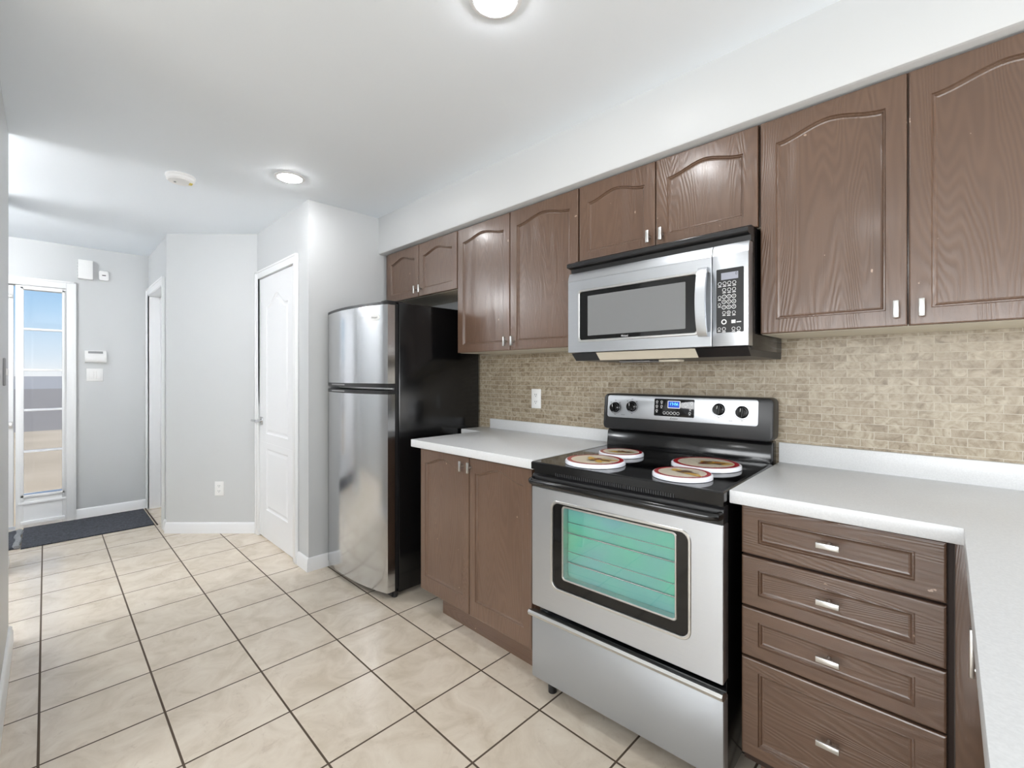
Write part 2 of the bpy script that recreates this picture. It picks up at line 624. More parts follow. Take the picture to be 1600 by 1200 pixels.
# unseen living-room and dining walls; window openings added for the lighting
def wall_open(name, axis, at, t, a0, a1, o0, o1, z0, z1, m='wall'):
    mb = MB()
    def bx(a, b, c, d):
        if axis == 'y': mb.box(a, b, at, at + t, c, d)
        else: mb.box(at, at + t, a, b, c, d)
    bx(a0, o0, 0, CEIL); bx(o1, a1, 0, CEIL)
    if z0 > 0: bx(o0, o1, 0, z0)
    bx(o0, o1, z1, CEIL)
    return struct(mb.build(name, m))
wall_open('wall_back', 'y', -3.65, 0.12, -2.02, 3.35, -1.6, 1.0, 0.04, 2.08)
wall_open('wall_right', 'x', 3.2, 0.15, -3.53, -0.4, -3.1, -1.1, 0.7, 2.2)
wall_open('wall_dining', 'x', 3.2, 0.15, -0.4, 2.1, 0.45, 1.75, 0.7, 2.2)
for nm, mk in (('unseen_window_2', 'y'), ('unseen_window_3', 'x'), ('unseen_window_4', 'd')):  # unseen windows, added to go with the fill lamps
    mb = MB()
    if mk == 'y':
        for x in (-1.6, -0.33, 0.94): mb.box(x, x + 0.06, -3.60, -3.54, 0.04, 2.08)
        for z in (0.04, 2.02): mb.box(-1.6, 1.0, -3.60, -3.54, z, z + 0.06)
    else:
        ya, yb = (-3.1, -1.1) if mk == 'x' else (0.45, 1.75)
        for y in (ya, (ya + yb) / 2 - 0.03, yb - 0.06): mb.box(3.24, 3.30, y, y + 0.06, 0.7, 2.2)
        for z in (0.7, 2.14): mb.box(3.24, 3.30, ya, yb, z, z + 0.06)
    w = struct(mb.build(nm, 'trim'))
    g = MB()
    if mk == 'y': g.box(-1.55, 0.95, -3.573, -3.567, 0.09, 2.03)
    else: g.box(3.267, 3.273, ya + 0.05, yb - 0.05, 0.75, 2.15)
    g.build('pane', 'glass', w)

# entry wall with front door and sidelight openings
ewb = MB()
ewb.box(EX - 0.12, EX, 0.12, 0.72, 0, CEIL)
ewb.box(EX - 0.12, EX, -1.12, 0.12, 2.05, CEIL)
ewb.box(EX - 0.12, EX, -1.42, -1.12, 0, CEIL)
struct(ewb.build('wall_entry', 'wall'))
# side wall of the entry with a doorway (plane y = 0.70)
DY = 0.70
mb = MB()
mb.box(-4.83, -4.634, DY, DY + 0.11, 0, CEIL)
mb.box(-5.62, -4.83, DY, DY + 0.11, 2.05, CEIL)
mb.box(EX, -5.62, DY, DY + 0.11, 0, CEIL)
struct(mb.build('wall_entry_side', 'wall'))
# 45 degree wall
A0, A1 = Vector((-4.634, 0.690)), Vector((-4.11, CY))
adir = (A1 - A0).normalized()
anrm = Vector((adir.y, -adir.x))
mb = MB()
pl4 = [tuple(A0), tuple(A1), tuple(A1 - anrm * 0.1), tuple(A0 - anrm * 0.1)]
mb.prism(pl4, 'z', 0, CEIL)
struct(mb.build('wall_angled', 'wall'))
# closet wall with opening
mb = MB()
mb.box(-4.12, -4.035, CY, CY + 0.1, 0, CEIL)
mb.box(-3.298, SX - 0.1, CY, CY + 0.1, 0, CEIL)
mb.box(-4.035, -3.298, CY, CY + 0.1, 2.065, CEIL)
struct(mb.build('wall_closet', 'wall'))

# baseboards
BH = 0.088
BB = [(0.0, 0.0), (0.016, 0.0), (0.016, BH * 0.62), (0.012, BH * 0.72), (0.012, BH * 0.86), (0.006, BH * 0.97), (0.0, BH)]
def baseboard(name, p0, p1, nrm, ext0=0.0, ext1=0.0):
    p0, p1 = Vector(p0), Vector(p1)
    d = (p1 - p0).normalized()
    nrm = Vector(nrm).normalized()
    loops = []
    for p, e_, sg in ((p0, ext0, -1), (p1, ext1, 1)):
        loops.append([((p + nrm * a + d * (sg * e_ * (a / 0.016))).x, (p + nrm * a + d * (sg * e_ * (a / 0.016))).y, z) for a, z in BB])
    return struct(MB().loft(loops).build(name, 'trim'))
baseboard('baseboard_entry', (EX, 0.186), (EX, DY), (1, 0))
k45 = 0.016 * math.tan(math.radians(22.5))
baseboard('baseboard_angled', A0, A1, anrm, k45, -k45)
baseboard('baseboard_entry_side', (-4.755, DY), (-4.634, DY), (0, -1), 0, k45)
baseboard('baseboard_closet_right', (-3.232, CY), (SX, CY), (0, -1), 0, 0.016)
baseboard('baseboard_stub', (SX, CY), (SX, WY), (1, 0), 0.016, 0)
baseboard('baseboard_left', (-3.25, -0.125), (-1.9, -0.125), (0, 1), 0.016, 0)
baseboard('baseboard_left_end', (-3.25, -0.245), (-3.25, -0.125), (-1, 0), 0, 0.016)
baseboard('baseboard_hall_return', (-4.62, -0.19), (-4.35, -0.19), (0, 1), 0, 0)
baseboard('baseboard_kitchen', (0.7, WY), (3.2, WY), (0, -1))
baseboard('baseboard_right', (3.2, WY), (3.2, -3.53), (-1, 0))
baseboard('baseboard_back', (1.0, -3.53), (3.2, -3.53), (0, 1))

# door and window casings
def casing_y(name, x0, x1, ztop, yf, w=0.065, t=0.018, legs='LR'):
    """casing round an opening x0..x1 in a wall facing -y"""
    mb = MB()
    if 'L' in legs:
        mb.box(x0 - w, x0, yf - t, yf, 0, ztop + w, 0.004)
        mb.box(x0 - w, x0 - w + 0.014, yf - t - 0.005, yf - t + 0.002, 0, ztop + w, 0.002)
    if 'R' in legs:
        mb.box(x1, x1 + w, yf - t, yf, 0, ztop + w, 0.004)
        mb.box(x1 + w - 0.014, x1 + w, yf - t - 0.005, yf - t + 0.002, 0, ztop + w, 0.002)
    mb.box(x0, x1, yf - t, yf, ztop, ztop + w, 0.004)
    mb.box(x0 - w + 0.001, x1 + w - 0.001, yf - t - 0.005, yf - t + 0.002, ztop + w - 0.014, ztop + w, 0.002)
    return struct(mb.build(name, 'trim'))
casing_y('trim_1', -4.040, -3.293, 2.058, CY, 0.06)
mbj = MB()
mbj.box(-4.043, -4.035, CY - 0.002, CY + 0.1, 0, 2.065); mbj.box(-3.298, -3.290, CY - 0.002, CY + 0.1, 0, 2.065); mbj.box(-4.035, -3.298, CY - 0.002, CY + 0.1, 2.058, 2.066)
struct(mbj.build('trim_2', 'trim'))
# closet door, two raised panels with an arched head
DF = CY - 0.002
mb = MB()
dx0, dx1 = -4.031, -3.302
WP = [(0.004, 0.004), (0.012, 0.007), (0.018, 0.007), (0.036, 0.002)]
ix0, ix1 = dx0 + 0.150, dx1 - 0.125
panel_block(mb, dx0, dx1, 0.76, 2.052, arch_outline(ix0, ix1, 0.83, 1.82, 1.905, 26, 0.16), WP, DF, 0.035, 0.001)
panel_block(mb, dx0, dx1, 0.012, 0.76, arch_outline(ix0, ix1, 0.235, 0.715, None), WP, DF, 0.035, 0.001)
door1 = struct(mb.build('door_1', 'doorwhite', angle=14), 'white closet door with arched raised panels beside the fridge alcove')
mb = MB()
hz_, hx_ = 0.925, -3.985
mb.box(hx_ - 0.026, hx_ + 0.026, DF - 0.008, DF, hz_ - 0.030, hz_ + 0.030, 0.003)
mb.cyl((hx_, DF - 0.006, hz_), (hx_, DF - 0.045, hz_), 0.010, 14)
mb.tube([(hx_ + 0.012, DF - 0.048, hz_), (hx_ - 0.02, DF - 0.050, hz_), (hx_ - 0.105, DF - 0.046, hz_ - 0.002)], 0.008, 12, (0.006, 0.010))
mb.build('handle', 'chrome', door1)
for hz in (1.80, 0.21):
    MB().box(dx1 - 0.004, dx1 + 0.012, DF - 0.012, DF - 0.001, hz - 0.045, hz + 0.045, 0.003).build('hinge', 'plastic', door1)

# doorway in the entry side wall, white door standing closed in it
casing_y('trim_3', -5.58, -4.822, 2.048, DY, 0.066)
mbj = MB()
mbj.box(-5.62, -5.58, DY - 0.012, DY + 0.11, 0, 2.085); mbj.box(-4.845, -4.822, DY - 0.012, DY + 0.11, 0, 2.085); mbj.box(-5.58, -4.845, DY - 0.012, DY + 0.11, 2.045, 2.085)
struct(mbj.build('trim_4', 'trim'))
struct(MB().box(-5.576, -4.85, DY + 0.082, DY + 0.117, 0.01, 2.04, 0.002).build('door_3', 'doorwhite'))

# sidelight: frame, five panes behind thin bars, kick panel
mb = MB()
X0, X1 = EX - 0.09, EX + 0.008
mb.box(X0, X1, -0.178, -0.132, 0.0, 2.045, 0.002)
mb.box(X0, X1, 0.101, 0.128, 0.0, 2.045, 0.002)
mb.box(X0, X1, -0.132, 0.101, 2.017, 2.045)
mb.box(X0, X1 - 0.004, -0.132, 0.101, 0.0, 0.272)
sd = struct(mb.build('window_1', 'trim'), 'narrow white framed sidelight window of five panes beside front door')
mb = MB()
bd = []
for ya, yb, za, zb in ((-0.150, -0.130, 0.215, 2.030), (0.100, 0.118, 0.215, 2.030), (-0.150, 0.118, 2.012, 2.030), (-0.150, 0.118, 0.252, 0.276)):
    mb.box(X1 - 0.004, X1 + 0.008, ya, yb, za, zb, 0.003)
mb.box(X1 - 0.004, X1 + 0.010, -0.165, 0.122, 0.195, 0.216, 0.004)
mb.box(X1 - 0.004, X1 + 0.012, -0.150, 0.118, 0.02, 0.055, 0.005)
mb.build('window_frame', 'trim', sd)
mb = MB()
for z in (0.640, 0.991, 1.331, 1.677):
    mb.box(EX - 0.03, X1 + 0.002, -0.132, 0.101, z - 0.009, z + 0.009, 0.002)
mb.build('muntin', 'trim', sd)
MB().box(EX - 0.022, EX - 0.016, -0.132, 0.101, 0.272, 2.017).build('pane', 'glass', sd)
# casing round front door and sidelight
mb = MB()
mb.box(EX, EX + 0.018, 0.128, 0.190, 0, 2.112, 0.004)
mb.box(EX, EX + 0.018, -1.12, 0.128, 2.048, 2.112, 0.004)
mb.box(EX, EX + 0.024, 0.176, 0.190, 0, 2.112, 0.002)
mb.box(EX, EX + 0.024, -1.12, 0.190, 2.098, 2.112, 0.002)
mb.box(EX, EX + 0.018, -1.18, -1.12, 0, 2.112, 0.004)
struct(mb.build('trim_5', 'trim'))
# front door, edge visible
mb = MB()
mb.box(EX - 0.09, EX - 0.012, -1.115, -0.190, 0.02, 2.040, 0.003)
fd = struct(mb.build('door_2', 'doorwhite'), 'white front door left of the sidelight')
mb = MB()
mb.box(EX - 0.012, EX + 0.004, -0.230, -0.196, 0.845, 0.895, 0.003)
mb.cyl((EX - 0.012, -0.25, 0.98), (EX + 0.05, -0.25, 0.98), 0.012, 14)
mb.tube([(EX + 0.05, -0.245, 0.98), (EX + 0.05, -0.36, 0.98)], 0.009, 12)
mb.build('handle', 'nickel', fd)
MB().box(EX - 0.012, EX + 0.012, -0.235, -0.197, 1.935, 1.962, 0.003).build('latch', 'nickel', fd)
# floor strip by the mat
struct(MB().box(-5.62, -4.93, 0.668, 0.678, 0.0, 0.006, 0.002).build('trim_6', 'wood_dark'))

# outside
struct(MB().box(-17, -5.9, -40, 40, -0.25, -0.15).build('ground_outside', 'ground'))
struct(MB().box(-70, -17, -60, 60, -0.25, -0.15).build('road_outside', 'road'))
struct(MB().box(-900, -70, -300, 300, -0.25, -0.15).build('field_outside', 'field'))

# ------------------------------------------------------------------ wall cabinets
UY = 1.75            # face of the doors
def wall_cabinet(name, label, x0, xm, x1, z0, z1=2.163, arch=True, body_y1=WY - 0.01, frame_x0=None, frame_x1=None):
    fx0 = x0 if frame_x0 is None else frame_x0
    fx1 = x1 if frame_x1 is None else frame_x1
    root = thing(name, label, 'cabinet', ((fx0 + fx1) / 2, WY - 0.01, z0), 0, 'brown wall cabinets along the kitchen wall')
    mb = MB()
    mb.box(fx0 + 0.001, fx1 - 0.001, UY + 0.021, body_y1, z0 + 0.006, SOF_Z - 0.001, 0.001)
    mb.build('body', 'wood_v', root)
    MB().box(fx0 + 0.001, fx1 - 0.001, UY + 0.023, body_y1, z0, z0 + 0.006).build('bottom_panel', 'cream', root)
    for a, b, side in ((x0, xm, 'R'), (xm, x1, 'L')):
        m2 = MB()
        a2, b2 = a + 0.002, b - 0.002
        zs, zp = z1 - 0.083, z1 - 0.051
        panel_block(m2, a2, b2, z0 + 0.001, z1, arch_outline(a2 + 0.048, b2 - 0.048, z0 + 0.048, zs, zp if arch else None), CAB_PROF, UY, 0.019, 0.004)
        d = m2.build('door', 'wood_v', root, angle=14)
        hx = b2 - 0.023 if side == 'R' else a2 + 0.029
        knob_bar(d, hx, z0 + 0.049, UY)
    return root
wall_cabinet('wall_cabinet', 'short brown arched two-door cabinet hung above the refrigerator', -3.0, -2.600, -2.190, 1.812, frame_x0=-3.05, frame_x1=-2.190)
wall_cabinet('wall_cabinet', 'tall brown arched two-door cabinet between fridge and microwave', -2.187, -1.739, -1.287, 1.420)
wall_cabinet('wall_cabinet', 'short brown arched two-door cabinet directly above the microwave', -1.283, -0.899, -0.512, 1.806)
wall_cabinet('wall_cabinet', 'large brown arched two-door cabinet right of the microwave, above long counter', -0.508, -0.115, 0.278, 1.429, frame_x1=0.31)

# ------------------------------------------------------------------ base cabinets
ZC, CT = 0.942, 0.040       # counter top, thickness
TOE = 0.12
def toe(mb, x0, x1, yf, y1):
    mb.box(x0, x1, yf + 0.085, y1, 0.0, TOE + 0.01)
# left two-door base
LY = 1.425
bx0, bxm, bx1 = -2.100, -1.691, -1.285
root = thing('base_cabinet', 'brown two-door base cabinet between refrigerator and range', 'cabinet', ((bx0 + bx1) / 2, WY - 0.02, 0))
MB().box(bx0 + 0.001, bx1, LY + 0.021, WY - 0.02, TOE, ZC - CT - 0.001, 0.001).build('body', 'wood_v', root)
mb = MB(); toe(mb, bx0 + 0.09, bx1, LY, WY - 0.03); mb.build('toe_kick', 'wood_h', root)
for a, b, side in ((bx0, bxm, 'R'), (bxm, bx1, 'L')):
    m2 = MB(); a2, b2 = a + 0.002, b - 0.003
    panel_block(m2, a2, b2, 0.136, 0.890, arch_outline(a2 + 0.040, b2 - 0.048, 0.212, 0.820, 0.8575), CAB_PROF, LY, 0.019, 0.004)
    d = m2.build('door', 'wood_v', root, angle=14)
    knob_bar(d, b2 - 0.042 if side == 'R' else a2 + 0.012, 0.846, LY)
# drawer base
RY = 1.478
rx0, rx1 = -0.480, -0.028
root = thing('drawer_cabinet', 'brown four-drawer base cabinet right of the range', 'cabinet', ((rx0 + rx1) / 2, WY - 0.02, 0))
MB().box(rx0 + 0.002, rx1 + 0.012, RY + 0.021, WY - 0.02, TOE, ZC - CT - 0.001, 0.001).build('body', 'wood_dark', root)
mb = MB(); toe(mb, rx0 + 0.03, 0.11, RY, WY - 0.03); mb.build('toe_kick', 'wood_h', root)
MB().box(rx1 + 0.014, 0.060, RY + 0.006, RY + 0.024, TOE, ZC - CT - 0.001, 0.002).build('filler_panel', 'wood_v', root)
DR = [(0.751, 0.894), (0.596, 0.744), (0.445, 0.590), (0.148, 0.439)]
for z0, z1 in DR:
    m2 = MB()
    ht = 0.036 if z1 - z0 < 0.2 else 0.036
    panel_block(m2, rx0, rx1, z0, z1, arch_outline(rx0 + 0.046, rx1 - 0.056, z0 + 0.036, z1 - ht, None), CAB_PROF, RY, 0.019, 0.005)
    d = m2.build('drawer', 'wood_h', root, angle=14)
    hz = {0.894: 0.830, 0.744: 0.677, 0.590: 0.524, 0.439: 0.299}[z1]
    knob_bar(d, -0.258, hz, RY, False, None, 0.053, 0.015)
# peninsula base, doors face the cooking aisle (-x)
PXF = 0.050
def PEN(x, y, z):       # local door plane (x along -y, y into +x)
    return (PXF + (y - 0.0), 1.452 - x, z)
root = thing('peninsula_cabinet', 'brown base cabinet under the peninsula counter with bar handle on door', 'cabinet', (0.36, 0.95, 0))
MB().box(PXF + 0.021, 0.62, 0.37, RY + 0.004, TOE, ZC - CT - 0.001, 0.001).build('body', 'wood_v', root)
MB().box(PXF + 0.11, 0.60, 0.38, RY + 0.09, 0.0, TOE + 0.01).build('toe_kick', 'wood_h', root)
for a, b in ((0.002, 0.535), (0.539, 1.07)):
    m2 = MB()
    panel_block(m2, a, b, 0.136, 0.890, arch_outline(a + 0.048, b - 0.048, 0.19, 0.81, 0.845), CAB_PROF, 0.0, 0.019, 0.004, PEN)
    d = m2.build('door', 'wood_v', root, angle=14)
    if a < 0.1:
        m3 = MB()
        hy = 0.130
        for z in (0.688, 0.754):
            m3.cyl((hy, 0.001, z), (hy, -0.036, z), 0.005, 10)
        m3.box(hy - 0.008, hy + 0.008, -0.042, -0.034, 0.672, 0.770, 0.002)
        m3.move(lambda c: Vector(PEN(*c)))
        m3.build('handle', 'nickel', d)

# ------------------------------------------------------------------ worktops
def worktop(name, label, poly, splash):
    c = Vector((sum(p[0] for p in poly) / len(poly), sum(p[1] for p in poly) / len(poly), ZC - CT))
    root = thing(name, label, 'counter', c)
    MB().prism(poly, 'z', ZC - CT, ZC, 0.003).build('top', 'counter', root)
    mb = MB()
    for a, b, z1 in splash:
        mb.box(a, b, WY - 0.027, WY - 0.009, ZC - 0.001, z1, 0.003)
    mb.build('upstand', 'counter', root)
    return root
worktop('countertop', 'short white countertop between the refrigerator and the range', [(-2.122, 1.380), (-1.247, 1.390), (-1.275, WY - 0.009), (-2.310, WY - 0.009), (-2.310, 1.88), (-2.122, 1.88)], [(-2.215, -1.300, 1.004)])
worktop('countertop', 'long white L-shaped countertop turning into the peninsula on the right',
        [(-0.502, 1.443), (0.000, 1.449), (0.020, 0.350), (0.660, 0.350), (0.660, WY - 0.009), (-0.524, WY - 0.009)], [(-0.524, 0.660, 1.020)])

# ------------------------------------------------------------------ refrigerator
FX0, FX1 = -3.050, -2.330
root = thing('refrigerator', 'stainless steel two-door top-freezer refrigerator with black sides', 'refrigerator', ((FX0 + FX1) / 2, 1.75, 0))
MB().box(FX0 + 0.004, FX1 + 0.004, 1.432, 2.045, 0.03, 1.708, 0.006).build('body', 'black', root)
def fridge_outline(y_in=1.408, corner=1.362, bulge=0.046, grow=0.0):
    pts = [(FX1 + grow, y_in), ]
    n = 24
    r = 0.008
    front = []
    for i in range(n + 1):
        t = i / n
        x = FX0 + r + (FX1 - FX0 - 2 * r) * t
        front.append((x, corner - 0.026 * (1 - t) - r * 0.6 - bulge * (1 - (2 * t - 1) ** 2) - grow))
    return [(FX0 - grow, y_in), (FX0 - grow, corner - 0.026)] + front + [(FX1 + grow, corner), (FX1 + grow, y_in)]
fo = fridge_outline()
def fridge_slab(z0, z1, m, name, parent, grow=0.0):
    return MB().prism(fridge_outline(grow=grow), 'z', z0, z1, 0.0).build(name, m, parent, angle=50)
MB().box(FX0 + 0.012, FX1 - 0.008, 1.409, 1.432, 0.05, 1.70).build('gasket', 'blackmatte', root)
ud = fridge_slab(1.2385, 1.690, 'steel_v', 'upper_door', root)
fridge_slab(1.216, 1.2385, 'blackmatte', 'handle_strip', ud, 0.001)
fridge_slab(1.690, 1.706, 'blackmatte', 'top_cap', ud, 0.001)
ldr = fridge_slab(0.046, 1.1765, 'steel_v', 'lower_door', root)
fridge_slab(1.1765, 1.199, 'blackmatte', 'handle_strip', ldr, 0.001)
for z in (1.2275, 1.188):
    mb = MB()
    bx = -2.82
    mb.box(bx - 0.09, bx + 0.09, 1.2955, 1.315, z - 0.004, z + 0.004, 0.0015)
    mb.build('handle_inset', 'greyplastic', ud if z > 1.2 else ldr)
MB().box(FX0 + 0.02, FX1 - 0.02, 1.400, 1.43, 1.203, 1.212).build('hinge_bar', 'nickel', root)
mb = MB(); mb.box(FX1 - 0.075, FX1 - 0.012, 1.36, 1.47, 1.706, 1.716, 0.004)
mb.build('hinge_cover', 'blackmatte', root)
MB().box(FX0 + 0.02, FX0 + 0.08, 1.36, 1.47, 1.706, 1.718, 0.004).build('hinge_cover', 'blackmatte', root)
MB().box(FX0 + 0.02, FX1 - 0.02, 1.40, 1.44, 0.008, 0.046).build('kick_grille', 'blackmatte', root)
for x, y in ((FX0 + 0.05, 1.42), (FX1 - 0.03, 1.425), (FX0 + 0.05, 2.0), (FX1 - 0.03, 2.0)):
    MB().cyl((x, y, 0.0), (x, y, 0.032), 0.016, 14).build('foot', 'blackmatte', root)
bxc, bzc = -2.423, 1.6190
tx = (bxc - FX0 - 0.008) / (FX1 - FX0 - 0.016)
byc = 1.362 - 0.026 * (1 - tx) - 0.0048 - 0.046 * (1 - (2 * tx - 1) ** 2)
slope = (0.046 * 4 * (2 * tx - 1) + 0.026) / (FX1 - FX0)
mb = MB()
mb.lathe([(0.0, -0.004), (0.029, -0.0038), (0.031, -0.002), (0.031, 0.002)], (0, 0, 0), 'y', 36)
mb.move(lambda c: Vector((bxc + c.x * 1.15, byc + c.y + c.x * 1.15 * slope, bzc + c.z * 0.62)))
bdg = mb.build('badge', 'plastic', ud)
tx_ = text('badge_lettering', 'Whirlpool', 0.014, (bxc, byc - 0.0052, bzc), 'dark', bdg, width=0.046)
for v_ in tx_.data.vertices:
    v_.co.y += (v_.co.x + tx_.parent.parent.parent.location.x - bxc) * slope

# ------------------------------------------------------------------ range
RXa, RXb, RFY = -1.240, -0.506, 1.390
rc = (RXa + RXb) / 2
ROOT = thing('electric_range', 'freestanding stainless steel electric range with black glass top', 'stove', (rc, RFY, 0), math.radians(2.5))
R0 = ROOT
MB().box(RXa + 0.004, RXb - 0.004, RFY + 0.046, 2.03, 0.045, 0.905, 0.003).build('body', 'black', R0)
for x, y in ((RXa + 0.05, RFY + 0.07), (RXb - 0.05, RFY + 0.07), (RXa + 0.05, 1.98), (RXb - 0.05, 1.98)):
    MB().cyl((x, y, 0.0), (x, y, 0.05), 0.017, 14).build('foot', 'blackmatte', R0)
# storage drawer with a long rolled handle
mb = MB()
mb.box(RXa, RXb, RFY, RFY + 0.045, 0.078, 0.322, 0.004)
dw = mb.build('drawer', 'steel_grey', R0)
hp = [(RFY + 0.02, 0.322), (RFY - 0.004, 0.324), (RFY - 0.020, 0.331), (RFY - 0.024, 0.342), (RFY - 0.018, 0.350), (RFY - 0.008, 0.350), (RFY + 0.004, 0.343), (RFY + 0.02, 0.340)]
MB().prism(hp, 'x', RXa - 0.003, RXb + 0.003).build('handle', 'nickel', dw)
# oven door: steel skin with rounded window opening
OZ0, OZ1 = 0.366, 0.842
def ring_plate(mb, outer, inner, y0, y1):
    n = len(outer)
    mb.loft([[(x, y1, z) for x, z in outer], [(x, y0 + 0.002, z) for x, z in outer], [(x, y0, z) for x, z in offset(outer, 0.002)], [(x, y0, z) for x, z in offset(inner, -0.002)], [(x, y0 + 0.002, z) for x, z in inner], [(x, y1, z) for x, z in inner]], False, False)
wz0, wz1 = 0.462, 0.797
wx0, wx1 = -1.141, -0.607
mb = MB()
ring_plate(mb, rrect(RXa, RXb, OZ0, OZ1, 0.006), rrect(wx0, wx1, wz0, wz1, 0.028), RFY, RFY + 0.045)
od = mb.build('oven_door', 'steel_h', R0)
mb = MB()
ring_plate(mb, rrect(wx0 - 0.006, wx1 + 0.006, wz0 - 0.006, wz1 + 0.006, 0.032), rrect(wx0 + 0.004, wx1 - 0.004, wz0 + 0.004, wz1 - 0.004, 0.026), RFY - 0.0025, RFY + 0.012)
mb.build('window_bezel', 'nickel', od)
vx0, vx1, vz0, vz1 = wx0 + 0.047, wx1 - 0.043, wz0 + 0.043, wz1 - 0.012
mb = MB()
ring_plate(mb, rrect(wx0 + 0.003, wx1 - 0.003, wz0 + 0.003, wz1 - 0.003, 0.026), rrect(vx0, vx1, vz0, vz1, 0.012), RFY + 0.004, RFY + 0.010)
mb.build('glass_border', 'blackgloss', od)
mb = MB()
ring_plate(mb, rrect(vx0 - 0.002, vx1 + 0.002, vz0 - 0.002, vz1 + 0.002, 0.014), rrect(vx0 + 0.005, vx1 - 0.005, vz0 + 0.005, vz1 - 0.005, 0.010), RFY + 0.002, RFY + 0.034)
mb.build('window_frame', 'nickel', od)
MB().prism(rrect(vx0 + 0.004, vx1 - 0.004, vz0 + 0.004, vz1 - 0.004, 0.010), 'y', RFY + 0.006, RFY + 0.009).build('window_glass', 'glass', od)
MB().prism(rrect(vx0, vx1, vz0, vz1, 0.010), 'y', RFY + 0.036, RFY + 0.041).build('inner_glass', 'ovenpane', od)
mb = MB()
for z in (vz0 + 0.062, vz0 + 0.175):
    mb.cyl((vx0 + 0.006, RFY + 0.030, z), (vx1 - 0.006, RFY + 0.030, z), 0.0022, 8)
    mb.cyl((vx0 + 0.006, RFY + 0.033, z + 0.040), (vx1 - 0.006, RFY + 0.033, z + 0.040), 0.0012, 8)
mb.build('oven_rack', 'chrome', R0)
# black top band of the door with the bar handle
mb = MB()
mb.prism([(RFY + 0.045, OZ1 + 0.001), (RFY - 0.001, OZ1 + 0.001), (RFY - 0.004, OZ1 + 0.02), (RFY + 0.002, 0.884), (RFY + 0.012, 0.892), (RFY + 0.045, 0.892)], 'x', RXa, RXb)
mb.build('door_top_band', 'blackmatte', od)
hz = 0.868
pts = [(RXa + 0.008, RFY + 0.0, hz), (RXa + 0.012, RFY - 0.022, hz), (RXa + 0.035, RFY - 0.035, hz), (RXb - 0.035, RFY - 0.035, hz), (RXb - 0.012, RFY - 0.022, hz), (RXb - 0.008, RFY + 0.0, hz)]
MB().tube(pts, 0.012, 14, (0.010, 0.0135)).build('handle', 'black', od)
# vent strip under the cooktop lip
mb = MB().mat('black')
mb.box(RXa + 0.004, RXb - 0.004, RFY + 0.012, RFY + 0.06, 0.892, 0.911)
mb.mat('dark_ink')
for i in range(56):
    x = RXa + 0.11 + i * 0.0085
    mb.box(x, x + 0.003, RFY + 0.009, RFY + 0.013, 0.894, 0.906)
mb.build('vent_slots', None, R0)
# cooktop: enamel rim around glass
mb = MB().mat('black')
rim_o = [(RXa - 0.002, RFY - 0.002), (RXb + 0.002, RFY - 0.002), (RXb + 0.002, 1.965), (RXa - 0.002, 1.965)]
rim_i = offset(rim_o, 0.014)
mb.loft([[(x, y, 0.910) for x, y in rim_o], [(x, y, 0.936) for x, y in rim_o], [(x, y, 0.940) for x, y in offset(rim_o, 0.003)], [(x, y, 0.940) for x, y in offset(rim_o, 0.010)], [(x, y, 0.9385) for x, y in rim_i]], True, False)
mb.build('cooktop_rim', None, R0)
mb = MB().mat('blackgloss')
mb.prism(offset(rim_o, 0.0138), 'z', 0.930, 0.9396)
mb.mat('dark_ink')
burn = [(-1.05, 1.545, 0.115), (-1.055, 1.79, 0.09), (-0.69, 1.79, 0.115), (-0.69, 1.545, 0.09)]
for x, y, r in burn:
    mb.ring((x, y, 0.93975), r - 0.0012, r, 'z', n=48)
mb.build('glass_cooktop', None, R0)
# backguard
BY = 1.965
mb = MB()
prof = [(2.045, 0.905), (BY + 0.012, 0.905), (BY + 0.004, 0.945), (BY + 0.012, 1.010), (BY + 0.022, 1.022), (2.045, 1.022)]
mb.prism(prof, 'x', RXa + 0.003, RXb - 0.003, 0.003)
mb.build('backguard', 'black', R0)
mb = MB()
BA = rrect(RXa - 0.010, RXb + 0.006, 1.026, 1.196, 0.022)
def CON(c):    # console leans back slightly
    return Vector((c.x, c.y + (c.z - 1.026) * 0.10, c.z))
mb.prism(BA, 'y', BY - 0.012, 2.045, 0.006)
mb.move(CON)
con = mb.build('control_console', 'blackmatte', R0)
cf = BY - 0.0125
px0, px1, pz0, pz1 = -1.227, -0.553, 1.083, 1.189
mb = MB()
mb.prism(rrect(px0, px1, pz0, pz1, 0.012), 'y', cf - 0.003, cf + 0.004, 0.0015)
mb.move(CON)
pan = mb.build('control_panel', 'steel_h', con)
PF = cf - 0.0032
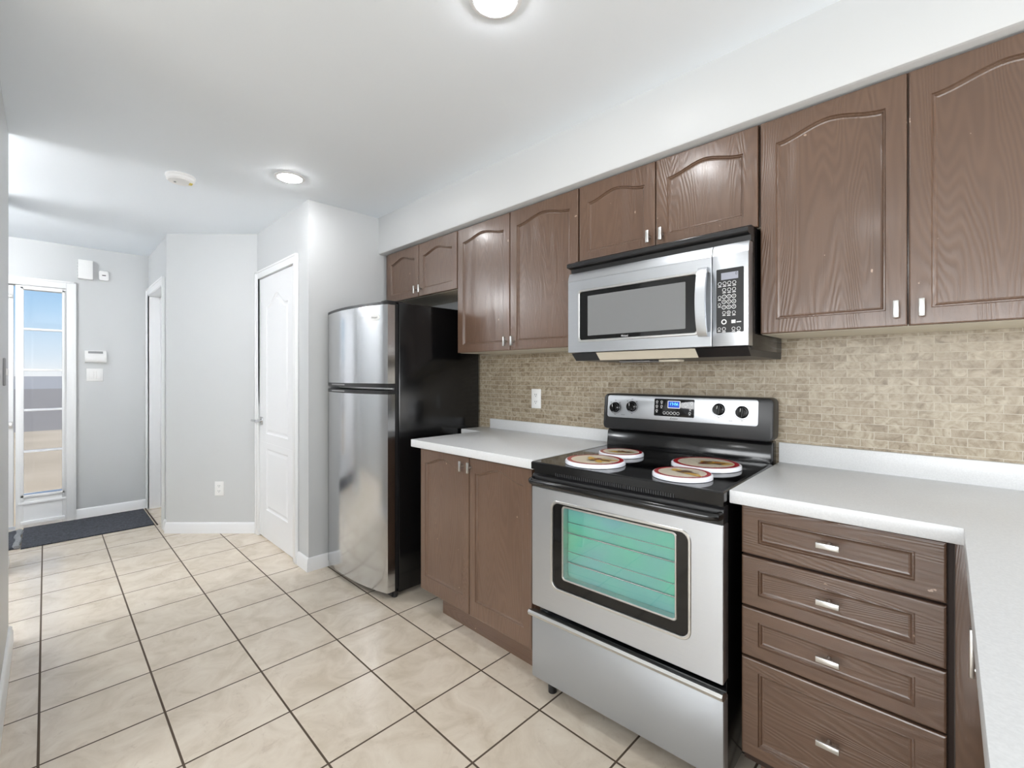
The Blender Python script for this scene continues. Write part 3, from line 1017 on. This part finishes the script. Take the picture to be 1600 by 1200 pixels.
for kx, kz, a in ((-1.184, 1.131, 100), (-1.096, 1.139, 95), (-0.702, 1.144, 82), (-0.612, 1.137, 85)):
    mb = MB()
    mb.lathe([(0.0245, 0.0), (0.0245, -0.004), (0.022, -0.006), (0.0215, -0.018), (0.019, -0.021), (0.0, -0.0215)], (kx, PF, kz), 'y', 32)
    ang = math.radians(a)
    d = Vector((math.cos(ang), 0, math.sin(ang)))
    n_ = Vector((-d.z, 0, d.x))
    c0 = Vector((kx, PF - 0.020, kz))
    q = [c0 + d * 0.020 + n_ * 0.0045, c0 + d * 0.020 - n_ * 0.0045, c0 - d * 0.020 - n_ * 0.0045, c0 - d * 0.020 + n_ * 0.0045]
    mb.loft([[tuple(p) for p in q], [tuple(p + Vector((0, -0.009, 0)) + (c0 - p) * 0.15) for p in q]])
    mb.move(CON)
    kb = mb.build('knob', 'blackgloss', pan)
    c1 = c0 + Vector((0, -0.0093, 0))
    mb = MB()
    mb.face([tuple(c1 + d * 0.016 + n_ * 0.001), tuple(c1 + d * 0.016 - n_ * 0.001), tuple(c1 + d * 0.004 - n_ * 0.001), tuple(c1 + d * 0.004 + n_ * 0.001)])
    mb.move(CON)
    mb.build('knob_pointer', 'white_ink', kb)
    mb = MB().mat('dark_ink')
    mb.ring((kx, PF - 0.0006, kz), 0.0290, 0.0305, 'y', math.radians(-200), math.radians(50))
    mb.ring((kx, PF - 0.0006, kz), 0.0245, 0.0252, 'y')
    for t_ in (135, 90, 45, -90):
        aa = math.radians(t_)
        mb.box(kx + 0.034 * math.cos(aa) - 0.004, kx + 0.034 * math.cos(aa) + 0.004, PF - 0.0007, PF - 0.0005, kz + 0.034 * math.sin(aa) - 0.001, kz + 0.034 * math.sin(aa) + 0.001)
    mb.move(CON)
    mb.build('dial_marking', None, pan)
mb = MB()
ex0, ex1, ez0, ez1 = -0.985, -0.803, 1.102, 1.180
mb.prism(rrect(ex0, ex1, ez0, ez1, 0.005), 'y', PF - 0.0015, PF + 0.001, 0.0006)
mb.move(CON)
disp = mb.build('display_panel', 'blackgloss', pan)
EF = PF - 0.0017
mb = MB()
mb.prism(rrect(-0.922, -0.864, 1.1385, 1.1720, 0.004), 'y', EF - 0.001, EF)
mb.move(CON)
mb.build('clock_surround', 'white_ink', disp)
mb = MB()
mb.box(-0.918, -0.868, EF - 0.0016, EF - 0.001, 1.1420, 1.1690)
mb.move(CON)
mb.build('clock_screen', 'clockblue', disp)
t = text('clock_digits', '12:06', 0.022, (-0.893, EF - 0.0019 + (1.1555 - 1.026) * 0.10, 1.1555), 'clockdigit', disp, width=0.036)
mb = MB().mat('white_ink')
for i in range(5):
    mb.ring((-0.936 + i * 0.0155, EF - 0.0004, 1.117), 0.0052, 0.0066, 'y', n=18)
for x, z in ((-0.972, 1.166), (-0.972, 1.146), (-0.972, 1.126), (-0.950, 1.166), (-0.950, 1.146), (-0.815, 1.164), (-0.820, 1.140), (-0.822, 1.121)):
    mb.ring((x, EF - 0.0004, z), 0.0035, 0.0050, 'y', n=16)
    mb.box(x - 0.004, x + 0.004, EF - 0.0005, EF - 0.0003, z - 0.0085, z - 0.0072)
dm = [(-0.841, 1.168), (-0.830, 1.156), (-0.841, 1.144), (-0.852, 1.156)]
for i in range(4):
    a, b = Vector(dm[i]), Vector(dm[(i + 1) % 4])
    cc = Vector((-0.841, 1.156))
    a2, b2 = a + (cc - a) * 0.2, b + (cc - b) * 0.2
    mb.face([(a.x, EF - 0.0004, a.y), (b.x, EF - 0.0004, b.y), (b2.x, EF - 0.0004, b2.y), (a2.x, EF - 0.0004, a2.y)])
mb.move(CON)
mb.build('touch_lettering', None, disp)
text('panel_lettering', 'Estate', 0.012, (-0.893, PF - 0.0006 + (1.0935 - 1.026) * 0.10, 1.0935), 'dark_ink', pan, shear=0.3, width=0.034)
text('panel_lettering', 'FRONT', 0.006, (-1.142, PF - 0.0006 + (1.097 - 1.026) * 0.10, 1.097), 'dark_ink', pan)
text('panel_lettering', 'REAR', 0.006, (-0.655, PF - 0.0006 + (1.099 - 1.026) * 0.10, 1.099), 'dark_ink', pan)

# ------------------------------------------------------------------ burner covers
def on_plane(u, v, z):
    yaw = 0.7775
    fw = Vector((-math.sin(yaw), math.cos(yaw), 0)); rt = Vector((math.cos(yaw), math.sin(yaw), 0))
    d = fw + rt * ((u - 800) / 717.0) + Vector((0, 0, (586.4 - v) / 717.0))
    k = (z - CAM_H) / d.z
    return d.x * k, d.y * k
def burner_cover(u, v, r, art, label):
    zb = 0.9402
    zt = 0.9555
    x, y = on_plane(u, v, zt)
    y += 0.018 if art in (5, 3) else -0.006
    root = thing('burner_cover', label, 'burner cover', (x, y, zb), 0, 'enamel burner covers on the glass cooktop')
    mb = MB().mat('enamel')
    mb.lathe([(r * 0.985, 0.0), (r, 0.001), (r, 0.009), (r * 0.99, 0.0125), (r * 0.96, 0.0147), (r * 0.93, 0.0152)], (x, y, zb), 'z', 64)
    mb.build('rim', None, root)
    mb = MB().mat('redenamel')
    mb.ring((x, y, zb + 0.0155), r * 0.80, r * 0.935, 'z', n=64)
    mb.mat('creamenamel')
    mb.ring((x, y, zb + 0.0156), 0.0005, r * 0.80, 'z', n=64)
    f = mb.build('printed_face', None, root)
    mb = MB()
    rnd = random.Random(art)
    zz = zb + 0.0159
    for m_, cnt, sz in (('yellowink', 4, 0.46), ('browninkE', 6, 0.24), ('redenamel', 2 if art % 2 else 0, 0.10)):
        mb.mat(m_)
        for q in range(cnt):
            a = rnd.uniform(0, 2 * PI); rr = rnd.uniform(0.05, 0.34) * r
            cx, cy = x + rr * math.cos(a) + r * 0.12, y + rr * math.sin(a) * 0.8
            sa, sb, th = sz * r * rnd.uniform(0.5, 1.0), sz * r * rnd.uniform(0.18, 0.4), rnd.uniform(-0.6, 0.9)
            zz += 0.00012
            lp = []
            for i in range(18):
                b = 2 * PI * i / 18
                k = 1 + 0.22 * math.sin(3 * b + q)
                ux, uy = sa * k * math.cos(b), sb * k * math.sin(b)
                lp.append((cx + ux * math.cos(th) - uy * math.sin(th), cy + ux * math.sin(th) + uy * math.cos(th), zz))
            mb.face(lp)
    mb.mat('browninkE')
    arc = r * 0.34
    for i in range(16):
        a0, a1 = 0.3 + 4.2 * i / 16, 0.3 + 4.2 * (i + 1) / 16
        mb.face([(x + r * 0.25 + arc * q * math.cos(w_), y + arc * 0.8 * q * math.sin(w_), zz + 0.0001) for q, w_ in ((1, a0), (0.94, a0), (0.94, a1), (1, a1))])
    mb.build('drawing', None, f, smooth=False)
burner_cover(931.2, 717.3, 0.117, 1, 'large red-rimmed white burner cover at front left of the cooktop')
burner_cover(966.8, 706.3, 0.095, 5, 'small red-rimmed white burner cover at back left of the cooktop')
burner_cover(1099.5, 723.5, 0.124, 3, 'large red-rimmed white burner cover at back right with yellow drawing')
burner_cover(1067.0, 737.3, 0.098, 4, 'small red-rimmed white burner cover at front right of the cooktop')

# ------------------------------------------------------------------ microwave
MX0, MX1, MY = -1.272, -0.514, 1.652
root = thing('microwave', 'stainless steel over-the-range microwave under the short cabinet', 'microwave', ((MX0 + MX1) / 2, WY - 0.01, 1.35))
MB().box(MX0 + 0.006, MX1 - 0.004, MY + 0.045, WY - 0.01, 1.374, 1.804, 0.003).build('body', 'black', root)
mb = MB()
mb.prism([(MY + 0.046, 1.744), (MY + 0.022, 1.744), (MY + 0.018, 1.762), (MY - 0.008, 1.765), (MY - 0.012, 1.769), (MY - 0.012, 1.782), (MY - 0.006, 1.785), (MY + 0.046, 1.794)], 'x', MX0 + 0.003, MX1 + 0.002)
mb.build('vent_grille', 'blackmatte', root)
def mface(x0, x1, z0, z1):
    """bowed steel front: leans back towards its top edge"""
    return [(MY + 0.044, z0), (MY + 0.004, z0), (MY, z0 + 0.006), (MY, z1 - 0.05), (MY + 0.004, z1 - 0.02), (MY + 0.012, z1), (MY + 0.044, z1)]
DX = -0.634
mb = MB()
# door: plate with a window opening
wo0, wo1, wzz0, wzz1 = -1.211, -0.686, 1.438, 1.655
ring_plate(mb, rrect(MX0, DX - 0.0015, 1.387, 1.705, 0.003), rrect(wo0, wo1, wzz0, wzz1, 0.012), MY, MY + 0.044)
mb.prism([(MY + 0.044, 1.7045), (MY + 0.001, 1.7045), (MY + 0.005, 1.725), (MY + 0.013, 1.742), (MY + 0.044, 1.742)], 'x', MX0, DX - 0.0015)
md = mb.build('door', 'steel_h', root)
mb = MB()
ring_plate(mb, rrect(wo0 - 0.007, wo1 + 0.007, wzz0 - 0.007, wzz1 + 0.007, 0.016), rrect(wo0 + 0.003, wo1 - 0.003, wzz0 + 0.003, wzz1 - 0.003, 0.010), MY - 0.0025, MY + 0.01)
mb.build('window_bezel', 'nickel', md)
MB().prism(rrect(wo0, wo1, wzz0, wzz1, 0.011), 'y', MY + 0.003, MY + 0.009).build('window_border', 'blackgloss', md)
mk = NT('perforated_window_screen')
mk.set(col=srgb(118, 119, 120), rough=0.3)
M['mwscreen'] = mk.m
MB().prism(rrect(-1.166, -0.731, 1.458, 1.631, 0.003), 'y', MY + 0.0015, MY + 0.004).build('window_screen', 'mwscreen', md)
text('badge_lettering', 'Whirlpool', 0.012, (-0.985, MY + 0.0022, 1.4475), 'white_ink', md, width=0.032)
outer_, inner_ = [], []
for i in range(21):
    t_ = i / 20
    q_ = math.sin(PI * t_) ** 0.7
    outer_.append((MY - 0.022 - 0.026 * q_, 1.424 + 0.243 * t_))
    inner_.append((MY - 0.012 - 0.024 * q_, 1.424 + 0.243 * t_))
hpoly = [(MY - 0.001, 1.424)] + outer_ + [(MY - 0.001, 1.667), (MY - 0.001, 1.650)] + inner_[1:-1][::-1] + [(MY - 0.001, 1.441)]
MB().prism(hpoly, 'x', -0.676, -0.642).build('handle', 'steel_h', md)
mb = MB()
mb.box(DX + 0.0015, MX1, MY, MY + 0.044, 1.387, 1.705, 0.0015)
mb.prism([(MY + 0.044, 1.7045), (MY + 0.001, 1.7045), (MY + 0.005, 1.725), (MY + 0.013, 1.742), (MY + 0.044, 1.742)], 'x', DX + 0.0015, MX1)
cp = mb.build('control_panel', 'steel_h', root)
kp = MB().prism(rrect(-0.6185, -0.5285, 1.434, 1.655, 0.003), 'y', MY - 0.0015, MY + 0.001).build('keypad', 'blackmatte', cp)
KF = MY - 0.0018
MB().box(-0.602, -0.546, KF - 0.0006, KF, 1.617, 1.641).build('display', 'lcd', kp)
text('display_digit', '0', 0.014, (-0.552, KF - 0.0008, 1.634), 'dark_ink', kp)
mb = MB().mat('white_ink')
def kx(px): return -0.6185 + (px - 312) / (655 - 312) * 0.090
def kz(pz, px): return 1.655 - (pz - (170 - (px - 312) * 0.13)) / (965 - 170) * 0.221
for px, pz, r in ((357, 347, 24), (418, 338, 24), (478, 330, 24), (540, 323, 24), (413, 420, 24), (477, 413, 24), (537, 405, 24), (355, 517, 22), (413, 505, 28), (474, 498, 28), (535, 491, 28),
                  (410, 568, 28), (473, 562, 28), (535, 556, 28), (352, 608, 20), (410, 636, 28), (473, 629, 28), (535, 621, 28), (412, 705, 22), (471, 698, 24), (535, 693, 22),
                  (411, 818, 34), (350, 910, 20), (410, 907, 24), (531, 893, 22), (594, 888, 24)):
    rr = r * 0.000262
    mb.ring((kx(px), KF - 0.0003, kz(pz, px)), rr * (0.78 if r < 30 else 0.62), rr, 'y', n=20)
    if r < 27:
        mb.box(kx(px) - rr * 0.9, kx(px) + rr * 0.9, KF - 0.0004, KF - 0.0002, kz(pz, px) - rr * 1.75, kz(pz, px) - rr * 1.35)
mb.box(kx(505), kx(556), KF - 0.0004, KF - 0.0002, kz(826, 530), kz(785, 530))
mb.box(kx(568), kx(625), KF - 0.0004, KF - 0.0002, kz(812, 590), kz(800, 590))
mb.build('keypad_buttons', None, kp)
for i, (px, pz) in enumerate(((413, 505), (474, 498), (535, 491), (410, 568), (473, 562), (535, 556), (410, 636), (473, 629), (535, 621), (471, 698))):
    text('keypad_digit', str((i + 1) % 10), 0.0085, (kx(px), KF - 0.0003, kz(pz, px)), 'white_ink', kp)
mb = MB()
mb.prism([(MY + 0.03, 1.386), (MY + 0.012, 1.384), (MY + 0.045, 1.352), (2.085, 1.350), (2.085, 1.374), (MY + 0.05, 1.376)], 'x', MX0 + 0.012, MX1 - 0.006)
bt = mb.build('bottom_panel', 'blackmatte', root)
mb = MB()
mb.prism([(MY + 0.0115, 1.3835), (MY + 0.044, 1.3515), (MY + 0.046, 1.3535), (MY + 0.014, 1.385)], 'x', -1.13, -0.70)
mb.build('front_strip', 'cream', bt)  # cream strip along the sloped lower front
MB().box(-1.10, -0.95, 1.80, 1.95, 1.344, 1.350, 0.002).build('grease_filter', 'greyplastic', bt)
MB().box(-0.88, -0.80, 1.74, 1.80, 1.340, 1.350, 0.003).build('lamp_cover', 'cream', bt)

# ------------------------------------------------------------------ outlets, switches and wall gadgets
def outlet(label, P, group='white wall outlets'):
    """P maps plate coordinates (across, out, up) to room coordinates"""
    o3 = Vector(P(0, 0, 0))
    root = thing('wall_outlet', label, 'outlet', o3, 0, group)
    mb = MB(); mb.box(-0.037, 0.037, -0.006, 0.0, -0.058, 0.058, 0.003); mb.move(lambda c: Vector(P(*c))); mb.build('plate', 'plastic', root)
    for dz in (0.021, -0.021):
        mb = MB()
        mb.prism(rrect(-0.017, 0.017, dz - 0.015, dz + 0.015, 0.010), 'y', -0.0085, -0.006)
        mb.move(lambda c: Vector(P(*c)))
        s = mb.build('socket', 'plastic', root)
        mb = MB()
        for dx in (-0.006, 0.006):
            mb.box(dx - 0.0012, dx + 0.0012, -0.0090, -0.0080, dz - 0.001, dz + 0.008)
        mb.cyl((0, -0.0080, dz - 0.007), (0, -0.0090, dz - 0.007), 0.0025, 10)
        mb.move(lambda c: Vector(P(*c)))
        mb.build('slot', 'dark', s)
    return root
outlet('white double outlet on the beige mosaic backsplash', lambda a, o, u: (-1.823 + a, WY - 0.008 + o, 1.1465 + u))
ao = Vector((-4.327, 0.9947))
outlet('white double outlet low on the angled grey wall', lambda a, o, u: (ao.x + adir.x * a - anrm.x * o, ao.y + adir.y * a - anrm.y * o, 0.363 + u))
def ew(a, o, u, yc, zc):      # entry wall: across is +y, out is +x
    return (EX - o, yc + a, zc + u)
# two-gang rocker switch
root = thing('light_switch', 'white double rocker switch plate below the keypad on entry wall', 'switch', (EX, 0.3135, 1.29))
MB().box(EX, EX + 0.006, 0.2565, 0.3705, 1.232, 1.348, 0.003).build('plate', 'plastic', root)
for yc in (0.290, 0.337):
    MB().box(EX + 0.005, EX + 0.011, yc - 0.016, yc + 0.016, 1.255, 1.325, 0.002).build('rocker', 'plastic', root)
root = thing('alarm_keypad', 'white rounded alarm keypad above the entry light switch', 'keypad', (EX, 0.3185, 1.455))
kpf = [(EX, 1.402), (EX + 0.022, 1.404), (EX + 0.034, 1.425), (EX + 0.036, 1.455), (EX + 0.028, 1.478), (EX + 0.018, 1.508), (EX, 1.512)]
mb = MB()
mb.loft([[(x, y, z) for x, z in kpf] for y in (0.245, 0.392)])
mb.build('housing', 'plastic', root, angle=50)
MB().box(EX + 0.0225, EX + 0.0265, 0.268, 0.368, 1.484, 1.504, 0.001).move(lambda c: Vector((c.x + (1.494 - c.z) * 0.35, c.y, c.z))).build('display', 'greyplastic', root)
MB().box(EX + 0.031, EX + 0.0355, 0.258, 0.379, 1.415, 1.440, 0.002).build('flip_cover', 'plastic', root)
root = thing('door_chime', 'white rectangular door chime box high on the entry wall', 'chime', (EX, 0.249, 2.23))
MB().box(EX, EX + 0.05, 0.199, 0.299, 2.148, 2.318, 0.005).build('housing', 'plastic', root)
mb = MB()
for i in range(5):
    mb.box(EX + 0.012, EX + 0.038, 0.1975, 0.1995, 2.170 + i * 0.028, 2.178 + i * 0.028)
mb.build('sound_slots', 'greyplastic', root)
root = thing('glass_break_sensor', 'small white rounded square sensor right of the door chime', 'sensor', (EX, 0.3745, 2.2))
MB().prism(rrect(0.340, 0.409, 2.156, 2.244, 0.014), 'x', EX, EX + 0.022, 0.006).build('housing', 'plastic', root)
MB().box(EX + 0.0215, EX + 0.0235, 0.362, 0.388, 2.199, 2.206, 0.0).build('sensor_slot', 'dark', root)
# switch on the left wall, seen edge-on
root = thing('light_switch', 'white toggle switch plate on the left wall seen edge-on', 'switch', (-2.87, -0.125, 1.30))
MB().box(-2.905, -2.835, -0.125, -0.118, 1.242, 1.358, 0.003).build('plate', 'greyplastic', root)
MB().box(-2.878, -2.862, -0.119, -0.110, 1.285, 1.315, 0.002).build('toggle', 'plastic', root)

# ------------------------------------------------------------------ mats
def mat_mesh(x0, x1, y0, y1, t, nx, ny, wob, seed):
    rnd = random.Random(seed)
    mb = MB()
    g = [[mb.bm.verts.new((x0 + (x1 - x0) * i / nx, y0 + (y1 - y0) * j / ny, t + wob * (rnd.random() - 0.3))) for j in range(ny + 1)] for i in range(nx + 1)]
    lo = [[mb.bm.verts.new((v.co.x, v.co.y, 0.0005)) for v in r] for r in g]
    for i in range(nx):
        for j in range(ny):
            mb.bm.faces.new((g[i][j], g[i + 1][j], g[i + 1][j + 1], g[i][j + 1]))
    for i in range(nx):
        for j in (0, ny):
            mb.bm.faces.new((g[i][j], g[i + 1][j], lo[i + 1][j], lo[i][j]))
    for j in range(ny):
        for i in (0, nx):
            mb.bm.faces.new((g[i][j], g[i][j + 1], lo[i][j + 1], lo[i][j]))
    return mb
root = thing('door_mat', 'long charcoal entry mat lying along the sidelight wall', 'mat', (-5.27, 0.28, 0.0))
mat_mesh(-5.60, -4.955, -0.13, 0.655, 0.009, 30, 36, 0.0012, 3).build('pile', 'mat', root)
root = thing('door_mat', 'small dark mat with pale bound edge beside the front door', 'mat', (-5.2, -0.3, 0.0))
mat_mesh(-5.52, -4.98, -0.70, -0.158, 0.013, 20, 20, 0.004, 5).move(lambda c: Vector((c.x + 0.02 * math.sin(c.y * 14), c.y, c.z))).build('pile', 'mat', root)
mb = MB()
pts = [(-5.52 + i * 0.054, -0.152 + 0.006 * math.sin(i * 1.3), 0.013 + 0.003 * math.sin(i * 2.1)) for i in range(11)]
mb.tube(pts, 0.013, 8, (0.020, 0.012))
mb.build('bound_edge', 'matedge', root)

# ------------------------------------------------------------------ ceiling fittings
def pot_light(x, y, label):
    root = thing('recessed_light', label, 'ceiling light', (x, y, CEIL), 0, 'round recessed ceiling lights')
    mb = MB()
    mb.lathe([(0.082, 0.0), (0.082, -0.003), (0.078, -0.006), (0.066, -0.007), (0.062, -0.003)], (x, y, CEIL), 'z', 48)
    mb.build('trim_ring', 'trim', root)
    MB().lathe([(0.0, -0.019), (0.02, -0.0185), (0.04, -0.016), (0.054, -0.0115), (0.061, -0.006), (0.061, -0.001), (0.0, -0.001)], (x, y, CEIL), 'z', 40).build('lens', 'lens', root)
pot_light(-1.022, 0.965, 'lit round recessed ceiling light in front of the microwave')
pot_light(-2.800, 0.998, 'lit round recessed ceiling light near the wall stub and fridge')
pot_light(-0.51, -0.91, 'lit round recessed ceiling light on the living-room side')
def fill_globe(x, y, label):  # unseen lamps added to brighten the hall and entry wall
    root = thing('fill_globe', label, 'ceiling light', (x, y, CEIL), 0, 'added unseen globe lamps in the hall')
    MB().lathe([(0.075, 0.0), (0.075, -0.018), (0.055, -0.028), (0.05, -0.05)], (x, y, CEIL), 'z', 36).build('base', 'nickel', root)
    pr = [(0.16 * math.sin(PI * i / 16), -0.05 - 0.12 * (1 - math.cos(PI * i / 16))) for i in range(17)]
    MB().lathe(pr, (x, y, CEIL), 'z', 36).build('globe', 'globe', root)
fill_globe(-4.45, -0.78, 'added unseen white globe lamp lighting the entry wall')
fill_globe(-3.3, -0.80, 'added unseen white globe lamp in the hall behind the left wall')
root = thing('smoke_detector', 'white round smoke detector on the ceiling toward the entry', 'smoke detector', (-3.235, 0.548, CEIL))
sx_, sy_ = -3.235, 0.548
MB().lathe([(0.072, 0.0), (0.074, -0.008), (0.070, -0.012)], (sx_, sy_, CEIL), 'z', 48).build('base', 'plastic', root)
MB().lathe([(0.068, -0.010), (0.068, -0.026), (0.060, -0.034), (0.0, -0.037)], (sx_, sy_, CEIL), 'z', 48).build('cover', 'plastic', root)
MB().box(sx_ - 0.012, sx_ + 0.022, sy_ + 0.040, sy_ + 0.056, CEIL - 0.0365, CEIL - 0.033, 0.001).build('sticker', 'yellow', root)
MB().lathe([(0.006, -0.034), (0.006, -0.039), (0.0, -0.0395)], (sx_ - 0.01, sy_ - 0.025, CEIL), 'z', 16).build('test_button', 'greyplastic', root)
